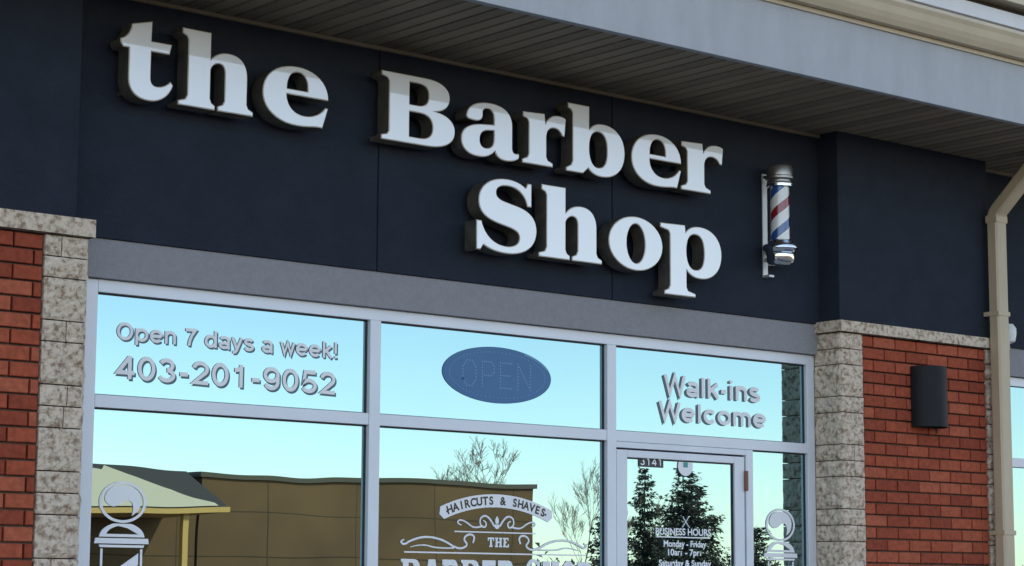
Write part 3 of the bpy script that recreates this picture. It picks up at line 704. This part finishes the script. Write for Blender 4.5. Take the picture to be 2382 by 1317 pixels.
def spruce(name,x,y,h,rad,seed):
    rnd=random.Random(seed); vs=[];fs=[];tn=[]
    n=6
    for k in range(n):
        a=k*2*math.pi/n; vs.append((x+.12*math.cos(a),y+.12*math.sin(a),-.13))
    vs.append((x,y,h))
    for k in range(n): fs.append((k,(k+1)%n,n)); tn.append(.2)
    z=.5
    while z<h-.1:
        t=(z/h); R=rad*(1-t)**.8*rnd.uniform(.72,1.22)+.08
        nb=int(7+14*(1-t))
        for b in range(nb):
            a=rnd.uniform(0,2*math.pi); L=R*rnd.uniform(.5,1.2); nn=max(4,int(L/.075)); dr=rnd.uniform(-.1,.3)
            for s in range(nn):
                u=(s+.7)/nn; px=x+math.cos(a)*L*u; py=y+math.sin(a)*L*u; pz=z-dr*L*u+.25*L*u*u
                for _ in range(3):
                    w=.12*(1-u*.45)
                    o=Vector((px+rnd.uniform(-w,w),py+rnd.uniform(-w,w),pz+rnd.uniform(-.12,.03)))
                    e1=Vector((math.cos(a)+rnd.uniform(-.8,.8),math.sin(a)+rnd.uniform(-.8,.8),rnd.uniform(-.9,.3))).normalized()*rnd.uniform(.08,.18)
                    e2=Vector((rnd.uniform(-1,1),rnd.uniform(-1,1),rnd.uniform(-.8,.3))).normalized()*.055
                    m=len(vs); vs.extend([tuple(o-e2),tuple(o+e2),tuple(o+e1)]); fs.append((m,m+1,m+2)); tn.append(min(1,max(0,.2+.6*u+rnd.uniform(-.2,.2))))
        z+=rnd.uniform(.14,.25)
    o=mesh_obj(name,vs,fs,M_need); at=o.data.attributes.new('tone','FLOAT','FACE')
    for i,t in enumerate(tn): at.data[i].value=t
spruce('spruce_tree',46.2,-45,5.9,1.7,1); spruce('spruce_tree.001',48.2,-45,6.2,2.0,2); spruce('spruce_tree.002',49.7,-46,5.5,1.6,3); spruce('spruce_tree.003',44.4,-45,4.3,1.3,4); spruce('spruce_tree.004',53.8,-47,4.3,1.5,6)
vs=[];fs=[];rnd=random.Random(4)
for i in range(11000):
    x=rnd.uniform(20,150); y=-88+rnd.uniform(-4,4); hh=3.4+1.5*noise.noise(Vector((x*.22,0,0)))+1.0*noise.noise(Vector((x*.9,4,0))); z=rnd.uniform(0,1)**.8*hh
    n=len(vs); s=.28
    vs+=[(x+rnd.uniform(-s,s),y,z+rnd.uniform(-s,s)) for _ in range(3)]; fs.append((n,n+1,n+2))
mesh_obj('distant_tree_line',vs,fs,simple('distant_foliage',(.08,.06,.04),.9,var=.4,vscale=.6))

# ------------------------------------------------------------------ light
SE=math.radians(36); SR=math.radians(25)
w=bpy.data.worlds.new('World'); S.world=w; w.use_nodes=True; nt=w.node_tree
sky=N(nt,'ShaderNodeTexSky'); sky.sky_type='NISHITA'; sky.sun_disc=False; sky.sun_elevation=SE; sky.sun_rotation=SR; sky.air_density=1.0; sky.dust_density=.5; sky.ozone_density=1.0; sky.altitude=1000
bg=nt.nodes['Background']; bg.inputs['Strength'].default_value=.15
tint=N(nt,'ShaderNodeMix'); tint.data_type='RGBA'; tint.blend_type='MULTIPLY'; tint.inputs[0].default_value=1; tint.inputs[7].default_value=(3.15,2.68,2.36,1)
nt.links.new(sky.outputs[0],tint.inputs[6]); nt.links.new(tint.outputs[2],bg.inputs['Color'])
sd=bpy.data.lights.new('sun','SUN'); sd.energy=5; sd.angle=math.radians(.5); sd.color=(1,.90,.74)
so=bpy.data.objects.new('sun',sd); col.objects.link(so)
dirv=Vector((math.sin(SR)*math.cos(SE),math.cos(SR)*math.cos(SE),math.sin(SE)))
so.rotation_euler=dirv.to_track_quat('Z','Y').to_euler(); so.location=(0,0,20)

# ------------------------------------------------------------------ camera
yaw,pit,rol,f=.69564,.14128,.0049,5088.04
F=Vector((math.sin(yaw)*math.cos(pit),math.cos(yaw)*math.cos(pit),math.sin(pit)))
R=Vector((math.cos(yaw),-math.sin(yaw),0)); U=R.cross(F)
R2=R*math.cos(rol)+U*math.sin(rol); U2=-R*math.sin(rol)+U*math.cos(rol)
cd=bpy.data.cameras.new('camera'); co=bpy.data.objects.new('camera',cd); col.objects.link(co)
co.matrix_world=Matrix(((R2.x,U2.x,-F.x,-5.1522),(R2.y,U2.y,-F.y,-9.33881),(R2.z,U2.z,-F.z,1.5),(0,0,0,1)))
cd.sensor_width=36; cd.lens=36*f/2382; cd.clip_start=.05; cd.clip_end=3000
S.camera=co
